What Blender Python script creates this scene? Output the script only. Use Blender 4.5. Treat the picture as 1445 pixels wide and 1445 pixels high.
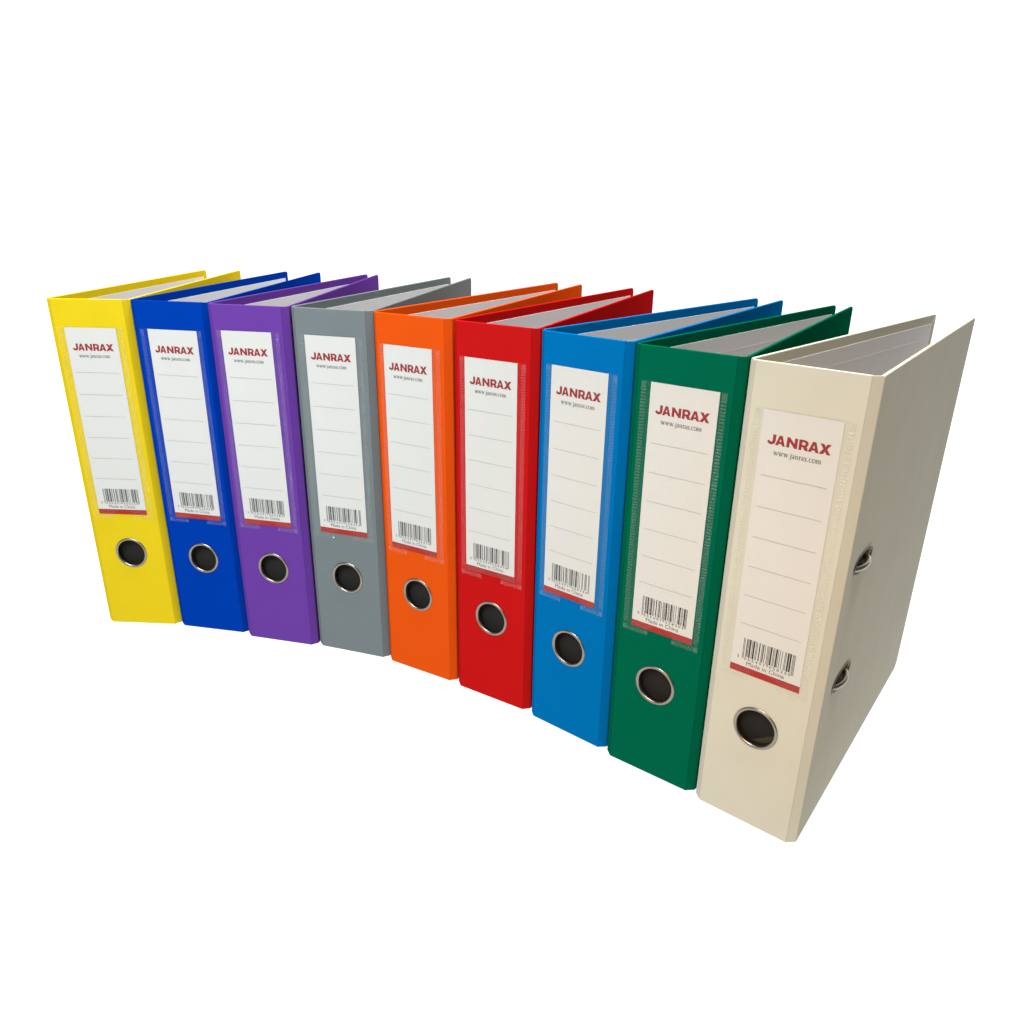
import bpy, bmesh, math, random
from mathutils import Matrix, Vector
random.seed(7)
for o in list(bpy.data.objects): bpy.data.objects.remove(o)
scene = bpy.context.scene
COL = scene.collection
mm = 0.001

# ------------------------------------------------------------------ camera
PITCH, ROLL, CAMH = 0.3994, 0.0074, 0.4089
cp, sp = math.cos(PITCH), math.sin(PITCH)
right, down, fwd = Vector((1, 0, 0)), Vector((0, -sp, -cp)), Vector((0, cp, -sp))
cr, sr = math.cos(ROLL), math.sin(ROLL)
r2 = cr*right - sr*down
d2 = sr*right + cr*down
cam_data = bpy.data.cameras.new('camera')
cam = bpy.data.objects.new('camera', cam_data); COL.objects.link(cam)
M = Matrix.Identity(4)
for i in range(3):
    M[i][0], M[i][1], M[i][2] = r2[i], -d2[i], -fwd[i]
M[2][3] = CAMH
cam.matrix_world = M
cam_data.sensor_fit = 'HORIZONTAL'; cam_data.sensor_width = 36.0
cam_data.lens = 1151.6/1445*36
cam_data.shift_x = (722.5-699.4)/1445
cam_data.shift_y = (755.5-722.5)/1445
cam_data.clip_start = 0.01; cam_data.clip_end = 100
scene.camera = cam

# ------------------------------------------------------------------ world and lamps
world = bpy.data.worlds.new('World'); scene.world = world
world.use_nodes = True
bg = world.node_tree.nodes['Background']
bg.inputs[0].default_value = (0.90, 0.93, 1.0, 1); bg.inputs[1].default_value = 0.12

def area_lamp(name, loc, target, sx, sy, power, color, spread=180):
    L = bpy.data.lights.new(name, 'AREA'); L.shape = 'RECTANGLE'
    L.size, L.size_y, L.energy, L.color = sx, sy, power, color
    L.spread = math.radians(spread)
    o = bpy.data.objects.new(name, L); COL.objects.link(o)
    o.location = loc
    o.rotation_euler = (Vector(target)-Vector(loc)).to_track_quat('-Z', 'Y').to_euler()
    return o
# added translucent sheets and lamps behind them make the cut-out surround blank white
WHITE = 1.03
area_lamp('under_sheet_lamp', (0, 0.8, -0.10), (0, 0.8, 1), 4.0, 2.2, WHITE*math.pi*8.8, (1, 1, 1))
area_lamp('behind_sheet_lamp', (0, 1.5, 0.4), (0, 0, 0.4), 4.0, 2.2, WHITE*math.pi*8.8, (1, 1, 1))
# cool window light on the left, added lamp imitating warm bounce on the right
area_lamp('window_lamp', (-0.50, -0.05, 0.98), (-0.22, 0.66, 0.26), 0.7, 0.4, 4.5, (0.87, 0.95, 1.0), 80)
area_lamp('warm_bounce_lamp', (-0.10, -0.14, 0.52), (0.24, 0.45, 0.12), 0.2, 0.2, 0.27, (1.0, 0.52, 0.09), 52)
area_lamp('top_fill_lamp', (0.35, 0.75, 2.3), (0, 0.75, 0), 0.9, 0.9, 18, (1.0, 0.98, 0.95), 80)  # added fill from above to brighten the insides of the files

scene.view_settings.view_transform = 'Standard'
scene.view_settings.look = 'None'
scene.view_settings.gamma = 1.0
scene.view_settings.exposure = 0.0
scene.view_settings.use_curve_mapping = False
scene.render.engine = 'CYCLES'
scene.cycles.max_bounces = 8
scene.cycles.transparent_max_bounces = 16

# ------------------------------------------------------------------ materials
def s2l(c):
    return tuple(((v/255)/12.92 if v/255 <= 0.04045 else ((v/255+0.055)/1.055)**2.4) for v in c)

def new_mat(name):
    m = bpy.data.materials.new(name); m.use_nodes = True
    return m, m.node_tree.nodes, m.node_tree.links, m.node_tree.nodes['Principled BSDF']

def cloth_mat(name, lin, rough=0.5, weave=0.06):
    """polypropylene-covered board with a fine linen grain"""
    m, N, L, B = new_mat(name)
    B.inputs['Roughness'].default_value = rough
    B.inputs['Specular IOR Level'].default_value = 0.0
    tc = N.new('ShaderNodeTexCoord')
    big = N.new('ShaderNodeTexNoise'); big.inputs['Scale'].default_value = 26; big.inputs['Detail'].default_value = 5
    L.new(tc.outputs['Object'], big.inputs['Vector'])
    ramp = N.new('ShaderNodeMapRange'); ramp.inputs[1].default_value = 0.3; ramp.inputs[2].default_value = 0.7
    ramp.inputs[3].default_value = 0.975; ramp.inputs[4].default_value = 1.025
    L.new(big.outputs['Fac'], ramp.inputs[0])
    mul = N.new('ShaderNodeMix'); mul.data_type = 'RGBA'; mul.blend_type = 'MULTIPLY'; mul.inputs[0].default_value = 1
    mul.inputs[6].default_value = (*lin, 1)
    L.new(ramp.outputs[0], mul.inputs[7]); L.new(mul.outputs[2], B.inputs['Base Color'])
    rr = N.new('ShaderNodeMapRange'); rr.inputs[3].default_value = rough-0.07; rr.inputs[4].default_value = rough+0.07
    L.new(big.outputs['Fac'], rr.inputs[0]); L.new(rr.outputs[0], B.inputs['Roughness'])
    hs = []
    for sc in ((1300, 1300, 90), (90, 90, 1300)):
        mp = N.new('ShaderNodeMapping'); mp.inputs['Scale'].default_value = sc
        L.new(tc.outputs['Object'], mp.inputs['Vector'])
        t = N.new('ShaderNodeTexNoise'); t.inputs['Scale'].default_value = 1; t.inputs['Detail'].default_value = 1
        L.new(mp.outputs[0], t.inputs['Vector']); hs.append(t)
    add = N.new('ShaderNodeMath'); add.operation = 'ADD'
    L.new(hs[0].outputs['Fac'], add.inputs[0]); L.new(hs[1].outputs['Fac'], add.inputs[1])
    bmp = N.new('ShaderNodeBump'); bmp.inputs['Strength'].default_value = weave; bmp.inputs['Distance'].default_value = 0.0006
    L.new(add.outputs[0], bmp.inputs['Height'])
    wv = N.new('ShaderNodeTexNoise'); wv.inputs['Scale'].default_value = 11; wv.inputs['Detail'].default_value = 2
    L.new(tc.outputs['Object'], wv.inputs['Vector'])
    b2 = N.new('ShaderNodeBump'); b2.inputs['Strength'].default_value = 0.04; b2.inputs['Distance'].default_value = 0.004
    L.new(wv.outputs['Fac'], b2.inputs['Height']); L.new(bmp.outputs[0], b2.inputs['Normal'])
    L.new(b2.outputs[0], B.inputs['Normal'])
    return m

def plain_mat(name, lin, rough=0.6, metal=0.0, spec=0.3, var=0.05, scale=60, bump=0.0):
    m, N, L, B = new_mat(name)
    B.inputs['Roughness'].default_value = rough; B.inputs['Metallic'].default_value = metal
    B.inputs['Specular IOR Level'].default_value = spec
    tc = N.new('ShaderNodeTexCoord'); t = N.new('ShaderNodeTexNoise')
    t.inputs['Scale'].default_value = scale; t.inputs['Detail'].default_value = 4
    L.new(tc.outputs['Object'], t.inputs['Vector'])
    r = N.new('ShaderNodeMapRange'); r.inputs[3].default_value = 1-var; r.inputs[4].default_value = 1+var
    L.new(t.outputs['Fac'], r.inputs[0])
    mul = N.new('ShaderNodeMix'); mul.data_type = 'RGBA'; mul.blend_type = 'MULTIPLY'; mul.inputs[0].default_value = 1
    mul.inputs[6].default_value = (*lin, 1)
    L.new(r.outputs[0], mul.inputs[7]); L.new(mul.outputs[2], B.inputs['Base Color'])
    if bump:
        b = N.new('ShaderNodeBump'); b.inputs['Strength'].default_value = bump; b.inputs['Distance'].default_value = 0.001
        L.new(t.outputs['Fac'], b.inputs['Height']); L.new(b.outputs[0], B.inputs['Normal'])
    return m

PAPER = plain_mat('label_paper', (0.56, 0.543, 0.505), 0.55, var=0.02, scale=18, bump=0.35)
LINING = plain_mat('white_lining_paper', (0.63, 0.62, 0.615), 0.7, var=0.03, scale=30, bump=0.15)
RED_PRINT = plain_mat('red_print', s2l((138, 30, 32)), 0.5, var=0.10, scale=500)
BAND_PRINT = plain_mat('red_band_print', s2l((152, 30, 20)), 0.5)
GREY_PRINT = plain_mat('grey_print', (0.075, 0.074, 0.07), 0.6)
LINE_PRINT = plain_mat('line_print', (0.33, 0.325, 0.315), 0.6)
BLACK_PRINT = plain_mat('black_print', (0.018, 0.017, 0.016), 0.6)
METAL = plain_mat('nickel_metal', (0.31, 0.275, 0.22), 0.30, 1.0, var=0.06, scale=200)
DARKMETAL = plain_mat('dull_steel', (0.16, 0.135, 0.10), 0.42, 1.0, var=0.2, scale=150)
DARK = plain_mat('hole_shade', (0.017, 0.0155, 0.0135), 0.75, spec=0.1, var=0.2)  # shade inside the files, put into the colour
DARKB = plain_mat('dark_brown_floor', (0.055, 0.042, 0.026), 0.7, spec=0.1, var=0.2)  # brown floor glimpsed through the hole

def film_mat(name, haze, gloss, bump):
    m = bpy.data.materials.new(name); m.use_nodes = True
    N, L = m.node_tree.nodes, m.node_tree.links; N.clear()
    out = N.new('ShaderNodeOutputMaterial')
    tr = N.new('ShaderNodeBsdfTransparent'); tr.inputs[0].default_value = (0.985, 0.985, 0.98, 1)
    df = N.new('ShaderNodeBsdfDiffuse'); df.inputs[0].default_value = (0.75, 0.75, 0.75, 1)
    gl = N.new('ShaderNodeBsdfAnisotropic'); gl.inputs['Roughness'].default_value = 0.16
    tc = N.new('ShaderNodeTexCoord'); t = N.new('ShaderNodeTexNoise')
    mp = N.new('ShaderNodeMapping'); mp.inputs['Scale'].default_value = (1.0, 1.0, 0.45)
    L.new(tc.outputs['Object'], mp.inputs[0]); L.new(mp.outputs[0], t.inputs['Vector'])
    t.inputs['Scale'].default_value = 70; t.inputs['Detail'].default_value = 3
    b = N.new('ShaderNodeBump'); b.inputs['Strength'].default_value = bump; b.inputs['Distance'].default_value = 0.003
    L.new(t.outputs['Fac'], b.inputs['Height']); L.new(b.outputs[0], gl.inputs['Normal'])
    m1 = N.new('ShaderNodeMixShader'); m1.inputs[0].default_value = haze
    L.new(tr.outputs[0], m1.inputs[1]); L.new(df.outputs[0], m1.inputs[2])
    m2 = N.new('ShaderNodeMixShader'); m2.inputs[0].default_value = gloss
    L.new(m1.outputs[0], m2.inputs[1]); L.new(gl.outputs[0], m2.inputs[2])
    L.new(m2.outputs[0], out.inputs[0])
    return m
FILM = film_mat('clear_pocket_film', 0.012, 0.011, 0.6)
WELD = film_mat('welded_film_ribs', 0.055, 0.014, 0.6)

sheet = bpy.data.materials.new('white_translucent_sheet'); sheet.use_nodes = True
N, L = sheet.node_tree.nodes, sheet.node_tree.links; N.clear()
out = N.new('ShaderNodeOutputMaterial'); t = N.new('ShaderNodeBsdfTranslucent'); t.inputs[0].default_value = (1, 1, 1, 1)
L.new(t.outputs[0], out.inputs[0])

# colours of the covers, reflectance
COVER = {
 'yellow': (0.60, 0.435, 0.011), 'blue': (0.0005, 0.033, 0.28), 'purple': (0.112, 0.037, 0.245),
 'grey': (0.143, 0.163, 0.163), 'orange': (0.60, 0.068, 0.005), 'red': (0.42, 0.007, 0.007),
 'cyan': (0.0005, 0.120, 0.33), 'green': (0.0005, 0.097, 0.049), 'white': (0.505, 0.485, 0.395)}
CMAT = {k: cloth_mat(k+'_cover_plastic', v, 0.5, {'white': 0.05, 'grey': 0.22, 'green': 0.22, 'red': 0.16}.get(k, 0.13)) for k, v in COVER.items()}

# ------------------------------------------------------------------ mesh helpers
def link(name, bm, mat, parent=None, smooth=False):
    bmesh.ops.recalc_face_normals(bm, faces=bm.faces)
    me = bpy.data.meshes.new(name); bm.to_mesh(me); bm.free()
    me.materials.append(mat)
    if smooth:
        for p in me.polygons: p.use_smooth = True
    o = bpy.data.objects.new(name, me); COL.objects.link(o)
    if parent: o.parent = parent
    return o

def share(name, me, mat, parent):
    o = bpy.data.objects.new(name, me); COL.objects.link(o); o.parent = parent
    return o

def rect(u0, u1, z0, z1): return [(u0, z0), (u1, z0), (u1, z1), (u0, z1)]

def inset_rect(r, d):
    (u0, z0), _, (u1, z1), _ = r
    return rect(u0+d, u1-d, z0+d, z1-d)

def round_rect(r, inset, radii, n=5):
    """rectangle with a radius for each corner (in the order of rect), drawn inset"""
    (u0, z0), _, (u1, z1), _ = r
    u0 += inset; z0 += inset; u1 -= inset; z1 -= inset
    pts = []
    for (cu, cz, a0), rad in zip(((u0, z0, 180), (u1, z0, 270), (u1, z1, 0), (u0, z1, 90)), radii):
        k = max(rad-inset, 0.05*mm)
        ou = cu+k if cu == u0 else cu-k; oz = cz+k if cz == z0 else cz-k
        for i in range(n+1):
            a = math.radians(a0+90*i/n); pts.append((ou+k*math.cos(a), oz+k*math.sin(a)))
    return pts

def plate(outline, thick, bev, holes=(), to3=lambda u, z, w: (u, w, z), seg=3, radii=None):
    """rounded-edge board: outline rectangle in (u,z), depth w from 0 to thick"""
    bm = bmesh.new()
    def ring(pts, w): return [bm.verts.new(to3(u, z, w)) for u, z in pts]
    prof = []
    for k in range(seg+1):
        a = math.pi/2*k/seg
        prof.append((bev*(1-math.sin(a)), bev*(1-math.cos(a))))       # inset, depth
    prof2 = prof + [(i, thick-d) for i, d in reversed(prof)]
    loops = [ring(round_rect(outline, i, radii) if radii else inset_rect(outline, i), d) for i, d in prof2]
    for a, b in zip(loops, loops[1:]):
        n = len(a)
        for i in range(n):
            bm.faces.new((a[i], a[(i+1) % n], b[(i+1) % n], b[i]))
    hl = []
    for h in holes:
        f, k = ring(h, 0), ring(h, thick); hl.append((f, k)); n = len(f)
        for i in range(n): bm.faces.new((f[i], f[(i+1) % n], k[(i+1) % n], k[i]))
    def cap(outer, inner):
        if not inner: bm.faces.new(outer); return
        es = []
        for lp in [outer]+inner:
            for i in range(len(lp)):
                e = bm.edges.get((lp[i], lp[(i+1) % len(lp)])) or bm.edges.new((lp[i], lp[(i+1) % len(lp)]))
                es.append(e)
        bmesh.ops.triangle_fill(bm, edges=es, use_beauty=True)
    cap(loops[0], [f for f, k in hl]); cap(loops[-1], [k for f, k in hl])
    return bm

def prism(poly, z0, z1, bev=0.0):
    bm = bmesh.new()
    a = [bm.verts.new((x, y, z0)) for x, y in poly]; b = [bm.verts.new((x, y, z1)) for x, y in poly]
    n = len(poly)
    for i in range(n): bm.faces.new((a[i], a[(i+1) % n], b[(i+1) % n], b[i]))
    bm.faces.new(a); bm.faces.new(b)
    if bev:
        bmesh.ops.bevel(bm, geom=list(bm.edges), offset=bev, segments=2, affect='EDGES')
    return bm

def lathe(profile, n=72, axis_z=0.0):
    """profile of (radius, y) closed, revolved about the y axis through z=axis_z"""
    bm = bmesh.new(); rings = []
    for k in range(n):
        a = 2*math.pi*k/n
        rings.append([bm.verts.new((r*math.cos(a), y, axis_z+r*math.sin(a))) for r, y in profile])
    m = len(profile)
    for k in range(n):
        A, B = rings[k], rings[(k+1) % n]
        for i in range(m): bm.faces.new((A[i], A[(i+1) % m], B[(i+1) % m], B[i]))
    return bm

def flat(quads, y=0.0):
    """flat print: list of polygons in (x,z)"""
    bm = bmesh.new()
    for k, q in enumerate(quads):
        bm.faces.new([bm.verts.new((x, y-(k % 5)*2e-6, z)) for x, z in q])
    for f in bm.faces:
        f.normal_update()
        if f.normal.y > 0: f.normal_flip()
    return bm

def mesh_of(name, bm, mat):
    me = bpy.data.meshes.new(name); bm.to_mesh(me); bm.free(); me.materials.append(mat); return me

def curve_mesh(name, data, mat, scale, ox, oz):
    """evaluate a filled 2D curve or text to a mesh lying in x,z"""
    o = bpy.data.objects.new('tmp', data); COL.objects.link(o)
    dg = bpy.context.evaluated_depsgraph_get(); dg.update()
    me = bpy.data.meshes.new_from_object(o.evaluated_get(dg)); me.name = name
    bpy.data.objects.remove(o)
    for v in me.vertices:
        x, yy = v.co.x, v.co.y
        v.co = (x*scale[0]+ox, 0, yy*scale[1]+oz)
    me.materials.clear(); me.materials.append(mat)
    return me

def text_mesh(name, s, mat, width, height, cx, base, spacing=1.0, bold=0.0):
    """default-font text fitted to a width and a cap height (height of 'M'), baseline at base"""
    c = bpy.data.curves.new('tmp', 'FONT'); c.body = s; c.resolution_u = 3; c.space_character = spacing
    c.offset = bold
    me = curve_mesh(name, c, mat, (1, 1), 0, 0)
    xs = [v.co.x for v in me.vertices]; zs = [v.co.z for v in me.vertices]
    w, h = max(xs)-min(xs), max(zs)
    for v in me.vertices:
        v.co.x = (v.co.x-(max(xs)+min(xs))/2)*width/w+cx
        v.co.z = v.co.z*height/h+base
    return me

def poly_curve_mesh(name, loops, mat, ox, oz):
    c = bpy.data.curves.new('tmp', 'CURVE'); c.dimensions = '2D'; c.fill_mode = 'BOTH'
    for lp in loops:
        s = c.splines.new('POLY'); s.points.add(len(lp)-1); s.use_cyclic_u = True
        for p, (x, y) in zip(s.points, lp): p.co = (x, y, 0, 1)
    return curve_mesh(name, c, mat, (mm, mm), ox, oz)

def arc(cx, cy, rx, ry, a0, a1, n=10):
    return [(cx+rx*math.cos(math.radians(a0+(a1-a0)*i/n)), cy+ry*math.sin(math.radians(a0+(a1-a0)*i/n))) for i in range(n+1)]

# ------------------------------------------------------------------ print shared by all labels (x centred, z down from the paper's top)
LW, LH = 47.0*mm, 176.3*mm
def logo_loops():
    H, S = 6.1, 1.75
    L = []
    # J : hook
    L.append([(5.1, H), (3.25, H), (3.25, 2.5)] + arc(2.35, 2.45, 0.9, 0.85, 0, -150, 8) + [(1.1, 2.6), (0, 1.45)]
             + arc(2.45, 2.4, 2.65, 2.4, 205, 360, 12))
    def A(x, w):
        a = [(x, 0), (x+w*0.36, H), (x+w*0.66, H), (x+w, 0), (x+w*0.70, 0), (x+w*0.645, 1.05), (x+w*0.36, 1.05), (x+w*0.30, 0)]
        hole = [(x+w*0.405, 2.35), (x+w*0.595, 2.35), (x+w*0.505, 4.3)]
        return [a, hole]
    L += A(5.0, 5.9)
    x = 11.7
    L.append([(x, 0), (x, H), (x+1.7, H), (x+4.6, 2.7), (x+4.6, H), (x+6.4, H), (x+6.4, 0), (x+4.8, 0), (x+1.8, 3.45), (x+1.8, 0)])
    x = 18.9
    L.append([(x, 0), (x, H), (x+3.2, H)] + arc(x+3.2, 4.05, 2.35, 2.05, 90, -50, 9) + [(x+5.75, 0), (x+3.6, 0), (x+2.6, 1.75), (x+1.8, 1.75), (x+1.8, 0)])
    L.append([(x+1.8, 3.1), (x+1.8, 4.75), (x+3.0, 4.75)] + arc(x+3.0, 3.92, 0.8, 0.82, 80, -80, 6) + [(x+3.0, 3.1)])
    L += A(24.5, 6.2)
    x = 30.7
    L.append([(x, 0), (x+2.25, 3.15), (x+0.2, H), (x+2.4, H), (x+3.4, 4.55), (x+4.4, H), (x+6.6, H), (x+4.5, 3.15), (x+6.8, 0), (x+4.5, 0), (x+3.4, 1.6), (x+2.3, 0)])
    return L
ME_LOGO = poly_curve_mesh('brand_name', logo_loops(), RED_PRINT, -18.9*mm, -20.2*mm)

def serif_text():
    """www.janrax.com in a light old-style serif, built of strokes; x-height 1 unit"""
    Q = []
    def st(x0, y0, x1, y1, w0, w1=None):
        w1 = w1 or w0; dx, dy = x1-x0, y1-y0; l = math.hypot(dx, dy) or 1; nx, ny = -dy/l, dx/l
        Q.append([(x0+nx*w0/2, y0+ny*w0/2), (x1+nx*w1/2, y1+ny*w1/2), (x1-nx*w1/2, y1-ny*w1/2), (x0-nx*w0/2, y0-ny*w0/2)])
    def path(pts):
        for (a, b, w), (c, d, v) in zip(pts, pts[1:]): st(a, b, c, d, w, v)
    T, S = 0.23, 0.11
    def serif(x, y, w=0.36): st(x-w/2, y, x+w/2, y, S)
    x = 0
    def oval(cx, rx, a0, a1, n=14, cy=0.5, ry=0.5):
        pts = []
        for i in range(n+1):
            a = math.radians(a0+(a1-a0)*i/n)
            pts.append((cx+rx*math.cos(a), cy+ry*math.sin(a), S+(T-S)*abs(math.cos(a))))
        path(pts)
    for ch in 'www.janrax.com':
        if ch == 'w':
            st(x+0.15, 1, x+0.45, 0, T); st(x+0.45, 0, x+0.72, 0.95, S); st(x+0.70, 1, x+1.0, 0, T); st(x+1.0, 0, x+1.32, 1, S)
            serif(x+0.15, 0.98); serif(x+0.7, 0.98, .3); serif(x+1.32, 0.98, .3); x += 1.50
        elif ch == '.':
            st(x+0.08, 0.08, x+0.26, 0.08, 0.18); x += 0.46
        elif ch == 'j':
            st(x+0.28, 1, x+0.28, -0.25, T); path([(x+0.28, -0.2, T), (x+0.18, -0.46, .13), (x-0.05, -0.5, S)])
            serif(x+0.2, 0.97, .22); st(x+0.19, 1.36, x+0.37, 1.36, 0.18); x += 0.55
        elif ch == 'a':
            path([(x+0.12, 0.8, .14), (x+0.22, 0.96, S), (x+0.42, 0.98, S), (x+0.56, 0.8, T), (x+0.56, 0.15, T), (x+0.64, 0.03, S), (x+0.78, 0.08, S)])
            path([(x+0.54, 0.58, S), (x+0.25, 0.46, S), (x+0.10, 0.26, T), (x+0.2, 0.05, S), (x+0.36, 0.06, S), (x+0.54, 0.2, S)]); x += 0.84
        elif ch in 'nrm':
            st(x+0.25, 1, x+0.25, 0, T); serif(x+0.18, 0.97, .2); serif(x+0.25, 0.04)
            if ch == 'r':
                path([(x+0.27, 0.7, S), (x+0.45, 0.95, .12), (x+0.62, 0.92, T)]); x += 0.70
            else:
                k = 1 if ch == 'n' else 2
                for j in range(k):
                    b = x+0.25+0.52*j
                    path([(b+0.02, 0.75, S), (b+0.22, 0.96, .1), (b+0.40, 0.94, .14), (b+0.52, 0.72, T), (b+0.52, 0, T)]); serif(b+0.52, 0.04)
                x += 0.52*k+0.58
        elif ch == 'x':
            st(x+0.14, 1, x+0.74, 0, T); st(x+0.72, 1, x+0.14, 0, S)
            for q in ((.14, .97), (.72, .97), (.14, .03), (.76, .03)): serif(x+q[0], q[1], .28)
            x += 0.90
        elif ch == 'c':
            oval(x+0.48, 0.40, 50, 310); x += 0.88
        elif ch == 'o':
            oval(x+0.52, 0.44, 0, 360, 20); x += 1.06
    k = 28.6/x
    return [[((px*k-14.3)*mm, (py*2.15-26.3)*mm) for px, py in q] for q in Q]
ME_WEB = mesh_of('web_address', flat(serif_text()), GREY_PRINT)
ME_MADE = text_mesh('origin_text', 'Made in China', GREY_PRINT, 25.4*mm, 2.9*mm, 0.1*mm, -169.9*mm)
ME_LINE = mesh_of('writing_line', flat([rect(-20.2*mm, 19.8*mm, -0.19*mm, 0.19*mm)]), LINE_PRINT)
ME_BAND = mesh_of('red_band', flat([rect(-LW/2+.02*mm, LW/2-.02*mm, -LH+.02*mm, -LH+4.9*mm)]), BAND_PRINT)

EL = ['0001101','0011001','0010011','0111101','0100011','0110001','0101111','0111011','0110111','0001011']
PAR = ['LLLLLL','LLGLGG','LLGGLG','LLGGGL','LGLLGG','LGGLLG','LGGGLL','LGLGLG','LGLGGL','LGGLGL']
def ean(code):
    R = [''.join('1' if c == '0' else '0' for c in e) for e in EL]
    G = [r[::-1] for r in R]
    d = [int(c) for c in code]
    s = '101'
    for p, n in zip(PAR[d[0]], d[1:7]): s += EL[n] if p == 'L' else G[n]
    s += '01010'
    for n in d[7:]: s += R[n]
    return s+'101'
BX0, MOD = -16.2, 0.362
def barcode_mesh(code):
    bits = ean(code); q = []; i = 0
    while i < 95:
        if bits[i] == '1':
            j = i
            while j < 95 and bits[j] == '1': j += 1
            guard = i < 3 or i >= 92 or 45 <= i < 50
            z0 = -165.6 if guard else -163.9
            q.append(rect((BX0+i*MOD)*mm, (BX0+j*MOD-0.02)*mm, z0*mm, -150.6*mm)); i = j
        else: i += 1
    return mesh_of('barcode', flat(q), BLACK_PRINT)
DIG = {}
for ch in '0123456789':
    DIG[ch] = text_mesh('digit', ch, BLACK_PRINT, (1.0 if ch == '1' else 1.45)*mm, 1.95*mm, 0, 0)

# ------------------------------------------------------------------ clear pocket
PW = 29.5*mm
def pocket_outline(z1, z0):
    up = z0+9.4*mm
    n = 14
    arcp = []
    for i in range(n+1):
        t = i/n; x = -11.2+22.4*t
        arcp.append((x*mm, z0+4.2*mm+(up-z0-4.2*mm)*math.sin(math.pi*t)**0.7))
    a = [(-PW, z1), (-PW, z0), (-9.4*mm, z0), (-9.4*mm, z0+3.6*mm), (-11.2*mm, z0+3.6*mm)] + arcp[1:-1] + \
        [(11.2*mm, z0+3.6*mm), (9.4*mm, z0+3.6*mm), (9.4*mm, z0), (PW, z0), (PW, z1)]
    return a
def ribs_mesh():
    """weld pattern: short cross ribs down both long edges and along the two bottom tabs, each a low ridge"""
    bm = bmesh.new()
    def ridge(x0, x1, z0, z1, h=0.22*mm):
        xm0, xm1, zm0, zm1 = x0+(x1-x0)*.15, x1-(x1-x0)*.15, z0+(z1-z0)*.3, z1-(z1-z0)*.3
        a = [bm.verts.new((x, 0, z)) for x, z in rect(x0, x1, z0, z1)]
        b = [bm.verts.new((x, -h, z)) for x, z in rect(xm0, xm1, zm0, zm1)]
        for i in range(4): bm.faces.new((a[i], a[(i+1) % 4], b[(i+1) % 4], b[i]))
        bm.faces.new(b)
    zt, zb = -3.5, -180.6
    z = zt-1.5
    while z > zb+6:
        for s in (-1, 1):
            x0, x1 = sorted((s*25.6, s*29.3))
            ridge(x0*mm, x1*mm, (z-1.15)*mm, z*mm)
        z -= 2.15
    for s in (-1, 1):                     # solid corner blocks
        x0, x1 = sorted((s*25.8, s*29.3)); ridge(x0*mm, x1*mm, -4.5*mm, -0.3*mm, .15*mm); ridge(x0*mm, x1*mm, -180.4*mm, -176.6*mm, .15*mm)
        x = 12.5
        while x < 25:
            x0, x1 = sorted((s*x, s*(x+1.0))); ridge(x0*mm, x1*mm, -180.3*mm, -177.4*mm); x += 1.9
        x0, x1 = sorted((s*9.6, s*12.0)); ridge(x0*mm, x1*mm, -180.3*mm, -177.4*mm, .15*mm)
    bmesh.ops.recalc_face_normals(bm, faces=bm.faces)
    return mesh_of('weld_ribs', bm, WELD)
ME_RIBS = ribs_mesh()

# ------------------------------------------------------------------ file parts
H = 320*mm; W = 65.7*mm; HA, HB = 5.0*mm, 4.7*mm; CL = 283.5*mm; T = 2.3*mm
RING_Z, RING_R = 78.5*mm, 14.3*mm
circle = lambda r, n=64: [(r*math.cos(2*math.pi*i/n), RING_Z+r*math.sin(2*math.pi*i/n)) for i in range(n)]
def oval_loop(cu, cz, a, b, n=48, e=2.5):
    pts = []
    for i in range(n):
        t = 2*math.pi*i/n; c, s = math.cos(t), math.sin(t)
        pts.append((cu+a*math.copysign(abs(c)**(2/e), c), cz+b*math.copysign(abs(s)**(2/e), s)))
    return pts

def ring_profile():
    out = []
    # rolled lip standing proud of the spine (y negative is outwards), then the collar going in
    for r, y in ((15.6, 0.1), (15.55, -0.35), (15.3, -0.65), (14.8, -0.85), (14.1, -0.85), (13.5, -0.6), (13.15, -0.1), (13.05, 1.0), (13.05, 3.0), (13.6, 3.0), (13.9, 0.5)):
        out.append((r*mm, y*mm))
    return out

def tube(pts, r, n=12):
    bm = bmesh.new(); rings = []
    for i, p in enumerate(pts):
        p = Vector(p); d = (Vector(pts[min(i+1, len(pts)-1)])-Vector(pts[max(i-1, 0)])).normalized()
        a = d.cross(Vector((0, 0, 1))).normalized(); b = d.cross(a)
        rings.append([bm.verts.new(p+r*(math.cos(2*math.pi*k/n)*a+math.sin(2*math.pi*k/n)*b)) for k in range(n)])
    for A, B in zip(rings, rings[1:]):
        for k in range(n): bm.faces.new((A[k], A[(k+1) % n], B[(k+1) % n], B[k]))
    bm.faces.new(rings[0]); bm.faces.new(rings[-1])
    return bm

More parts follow.
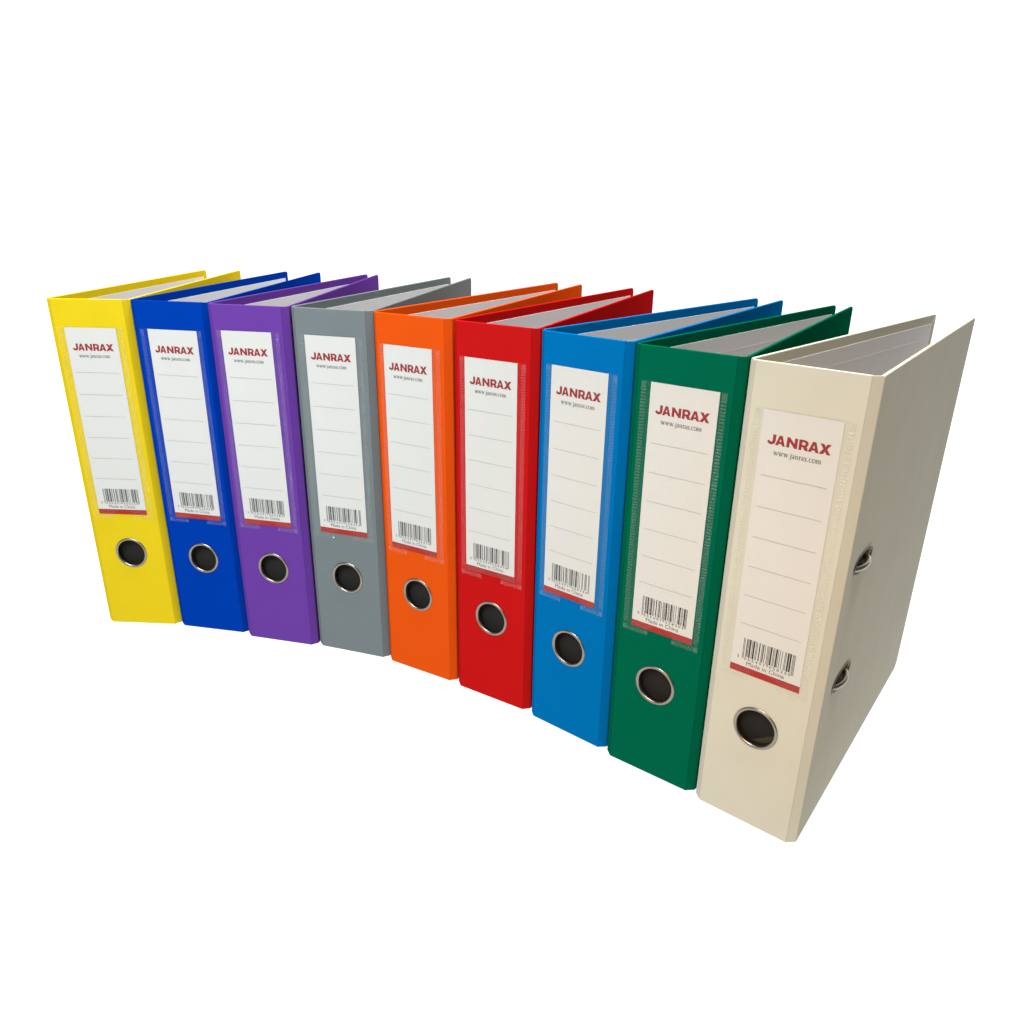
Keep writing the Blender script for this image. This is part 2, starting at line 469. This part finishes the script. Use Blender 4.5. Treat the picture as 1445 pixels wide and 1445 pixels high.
def build_file(key, x, y, th, xl, xr, code, lab, lx, ltilt, ltop, slots=False):
    mat = CMAT[key]
    root = bpy.data.objects.new('lever_arch_file', None); COL.objects.link(root)
    root.location = (x, y, 0); root.rotation_euler = (0, 0, th); root.empty_display_size = 0.05
    root['label'] = lab; root['category'] = 'lever arch file'; root['group'] = 'lever arch files standing in a row'
    link('spine', plate(rect(-W/2+.15*mm, W/2-.15*mm, 0, H), T, 0.55*mm, [circle(RING_R)]), mat, root)
    for s in (-1, 1):
        poly = [(s*(W/2), 0.12*mm), (s*(W/2+HA), HB), (s*(W/2+HA-1.5*mm), HB+1.1*mm), (s*(W/2-1.2*mm), 1.7*mm)]
        hb = prism(poly, 0.4*mm, H-0.3*mm, 0.28*mm)
        link('hinge', hb, mat, root)
    # covers: boards turning about the hinge lines
    for s, name, xe in ((-1, 'back_cover', xl), (1, 'front_cover', xr)):
        ang = math.atan2(285*mm-HB, xe-s*(W/2+HA))        # direction of the board in the file's own frame
        holes = []
        if slots and s == 1:
            holes = [oval_loop(35.5*mm, 199.6*mm, 19.5*mm, 6.0*mm), oval_loop(39.5*mm, 113*mm, 19.5*mm, 6.0*mm)]
        sg = s
        c = link(name, plate(rect(0.35*mm, CL, 0, H), T, 0.6*mm, holes, lambda u, z, w, sg=sg: (u, sg*w, z), 3, (1.2*mm, 8*mm, 3.2*mm, 1.0*mm)), mat, root)
        c.location = (s*(W/2+HA), HB, 0); c.rotation_euler = (0, 0, ang)
        # white paper lining on the inside, the cover plastic turned in round its edges
        lb = plate(rect(3*mm, CL-7*mm, 7*mm, H-7*mm), 0.35*mm, 0.12*mm, [], lambda u, z, w, sg=sg: (u, sg*(w+T+0.02*mm), z), 1)
        if holes: lb.free(); lb = plate(rect(3*mm, CL-7*mm, 7*mm, H-7*mm), 0.35*mm, 0.12*mm, holes, lambda u, z, w, sg=sg: (u, sg*(w+T+0.02*mm), z), 1)
        link('lining', lb, LINING, c)
        if s == -1:                        # faint creases in the lining below its top edge
            for dz, u1 in ((19, CL-16*mm),):
                cb = plate(rect(8*mm, u1, H-dz*mm-0.9*mm, H-dz*mm+0.9*mm), 0.12*mm, 0.055*mm, [], lambda u, z, w, sg=sg: (u, sg*(w+T+0.3*mm), z), 1)
                link('lining_crease', cb, LINING, c)
        # folded corner mitre at the rear top
        q = [(CL-1.2*mm, H-1.2*mm), (CL-1.9*mm, H-1.2*mm), (CL-7.2*mm, H-6.8*mm), (CL-6.5*mm, H-6.8*mm)]
        bm = bmesh.new()
        a = [bm.verts.new((u, sg*(T+.01*mm), z)) for u, z in q]; b = [bm.verts.new((u, sg*(T+.3*mm), z)) for u, z in q]
        for i in range(4): bm.faces.new((a[i], a[(i+1) % 4], b[(i+1) % 4], b[i]))
        bm.faces.new(b); bm.faces.new(a)
        link('corner_fold', bm, mat, c)
        if holes:
            for cu, cz in ((35.5*mm, 199.6*mm), (39.5*mm, 113*mm)):
                bm = bmesh.new(); loops = []
                for a_, b_, w in ((21.2, 7.5, 0.0), (21.0, 7.3, -0.55), (20.4, 6.8, -0.85), (19.8, 6.2, -0.6), (19.4, 5.8, 0.6), (18.4, 5.0, 4.5), (10, 2.4, 6.2)):
                    loops.append([bm.verts.new((u, w*mm, z)) for u, z in oval_loop(cu, cz, a_*mm, b_*mm)])
                for A, B in zip(loops, loops[1:]):
                    for i in range(48): bm.faces.new((A[i], A[(i+1) % 48], B[(i+1) % 48], B[i]))
                bm.faces.new(loops[-1])
                e = link('ring_slot', bm, DARKMETAL, c, True)
                pts = []
                for i in range(25):
                    t = math.pi*i/24
                    pts.append((cu-2*mm-14.5*mm*math.cos(t), 3.2*mm-6.0*mm*math.sin(t), cz-1.2*mm))
                link('ring_arch', tube(pts, 1.9*mm), METAL, c, True)
    # finger ring, and a dark cup standing in for the shade behind it
    link('finger_ring', lathe(ring_profile(), 72, RING_Z), METAL, root, True)
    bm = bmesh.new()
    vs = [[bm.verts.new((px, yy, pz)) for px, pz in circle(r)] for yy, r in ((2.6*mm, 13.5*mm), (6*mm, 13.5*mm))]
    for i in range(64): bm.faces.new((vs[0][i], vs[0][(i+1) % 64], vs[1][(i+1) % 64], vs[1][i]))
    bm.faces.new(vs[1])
    inner = link('hole_shade_cup', bm, DARK, root)
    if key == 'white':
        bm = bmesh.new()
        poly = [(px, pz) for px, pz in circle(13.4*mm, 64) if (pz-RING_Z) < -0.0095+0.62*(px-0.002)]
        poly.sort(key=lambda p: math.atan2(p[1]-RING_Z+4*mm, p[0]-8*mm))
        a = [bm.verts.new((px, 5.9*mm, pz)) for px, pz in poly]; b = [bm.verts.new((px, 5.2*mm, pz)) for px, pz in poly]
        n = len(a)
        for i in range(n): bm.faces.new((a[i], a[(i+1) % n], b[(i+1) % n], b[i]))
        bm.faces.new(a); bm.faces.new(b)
        link('floor_wedge', bm, DARKB, inner)  # added wedge standing in for the brown floor seen through the hole
    # label
    top = ltop*mm
    bm = bmesh.new()
    nx, nz = 6, 20
    grid = [[bm.verts.new((-LW/2+LW*i/nx, 0, -LH*j/nz)) for i in range(nx+1)] for j in range(nz+1)]
    for j in range(nz):
        for i in range(nx): bm.faces.new((grid[j][i], grid[j+1][i], grid[j+1][i+1], grid[j][i+1]))
    lb = link('label', bm, PAPER, root)
    for p in lb.data.polygons:
        if p.normal.y > 0: lb.data.flip_normals(); break
    lb.location = (lx*mm, -0.35*mm, top); lb.rotation_euler = (0, math.radians(ltilt), 0)
    def put(name, me, dx=0, dz=0):
        o = bpy.data.objects.new(name, me); COL.objects.link(o); o.parent = lb; o.location = (dx*mm, -0.09*mm, dz*mm); return o
    put('brand_name', ME_LOGO); put('web_address', ME_WEB); put('origin_text', ME_MADE); put('red_band', ME_BAND)
    for k in range(6): put('writing_line', ME_LINE, 0, -39.8-20.15*k)
    put('barcode', barcode_mesh(code))
    xs = [BX0-2.6]+[BX0+(3+7*i+3.5)*MOD for i in range(6)]+[BX0+(50+7*i+3.5)*MOD for i in range(6)]
    for ch, dx in zip(code, xs): put('digit', DIG[ch], dx, -166.3 if dx > BX0 else -165.8)
    if key == 'grey':                      # a tiny paper crumb stuck just below the label
        bm = bmesh.new(); n = 9
        a = [bm.verts.new((0.75*mm*(1+.25*math.sin(3*i))*math.cos(2*math.pi*i/n), 0, 0.95*mm*math.sin(2*math.pi*i/n))) for i in range(n)]
        b = [bm.verts.new((v.co.x*.7, -0.25*mm, v.co.z*.7)) for v in a]
        for i in range(n): bm.faces.new((a[i], a[(i+1) % n], b[(i+1) % n], b[i]))
        bm.faces.new(b); bm.faces.new(a)
        link('paper_crumb', bm, LINING, root).location = (-10.4*mm, -1.2*mm, 117.8*mm)
    # pocket
    pk = bmesh.new()
    ol = pocket_outline(0.6*mm, -180.9*mm)
    vs = [pk.verts.new((px, 0, pz)) for px, pz in ol]
    es = [pk.edges.new((vs[i], vs[(i+1) % len(vs)])) for i in range(len(vs))]
    bmesh.ops.triangle_fill(pk, edges=es, use_beauty=True)
    pocket = link('label_pocket', pk, FILM, root)
    pocket.location = (0, -0.75*mm, top)
    o = bpy.data.objects.new('weld_ribs', ME_RIBS); COL.objects.link(o); o.parent = pocket; o.location = (0, -0.08*mm, 0); o['kind'] = 'stuff'
    return root

# ------------------------------------------------------------------ added backlit sheets for the blank white surround
def sheet_obj(name, pts):
    bm = bmesh.new(); bm.faces.new([bm.verts.new(p) for p in pts])
    o = link(name, bm, sheet); o['kind'] = 'structure'; return o
sheet_obj('white_floor_sheet', [(-1.2, 0.18, 0), (1.2, 0.18, 0), (1.2, 1.35, 0), (-1.2, 1.35, 0)])
sheet_obj('white_back_sheet', [(-1.2, 1.35, 0), (1.2, 1.35, 0), (1.2, 1.35, 0.74), (-1.2, 1.35, 0.74)])

# ------------------------------------------------------------------ the nine files
build_file('yellow', -0.3582, 0.7322, -0.0622, -0.0098, 0.0337, '5055497058329', 'yellow lever arch file at the far left end of the row', -0.5, 0.15, 295.6)
build_file('blue', -0.2834, 0.7208, -0.2074, -0.0266, 0.0176, '5055497058381', 'dark royal blue lever arch file between the yellow and purple files', 1.3, 0.25, 295.9)
build_file('purple', -0.2099, 0.6988, -0.2493, -0.0126, 0.0033, '5055497058312', 'purple lever arch file between the dark blue and grey files', -1.9, -0.4, 298.5)
build_file('grey', -0.1366, 0.6793, -0.3283, -0.0109, 0.0160, '5055497058343', 'grey lever arch file between the purple and orange files', -0.9, -0.2, 298.3)
build_file('orange', -0.0686, 0.6463, -0.5357, -0.0180, 0.0127, '5055497058374', 'orange lever arch file between the grey and red files', -2.2, -0.1, 296.0)
build_file('red', -0.0032, 0.6036, -0.5801, -0.0226, 0.0025, '5055497058398', 'red lever arch file between the orange and light blue files', -1.6, -0.1, 294.2)
build_file('cyan', 0.0578, 0.5558, -0.6984, -0.0044, 0.0210, '5055497058336', 'light blue lever arch file between the red and green files', -1.6, 0.15, 297.5)
build_file('green', 0.1166, 0.5045, -0.6701, -0.0030, 0.0132, '5055497058305', 'green lever arch file between the light blue and cream white files', 0.8, 0.0, 297.5)
build_file('white', 0.1748, 0.4538, -0.7108, -0.0118, 0.0189, '5055497058350', 'cream white lever arch file nearest the camera at the right end', -0.5, -0.3, 292.8, True)
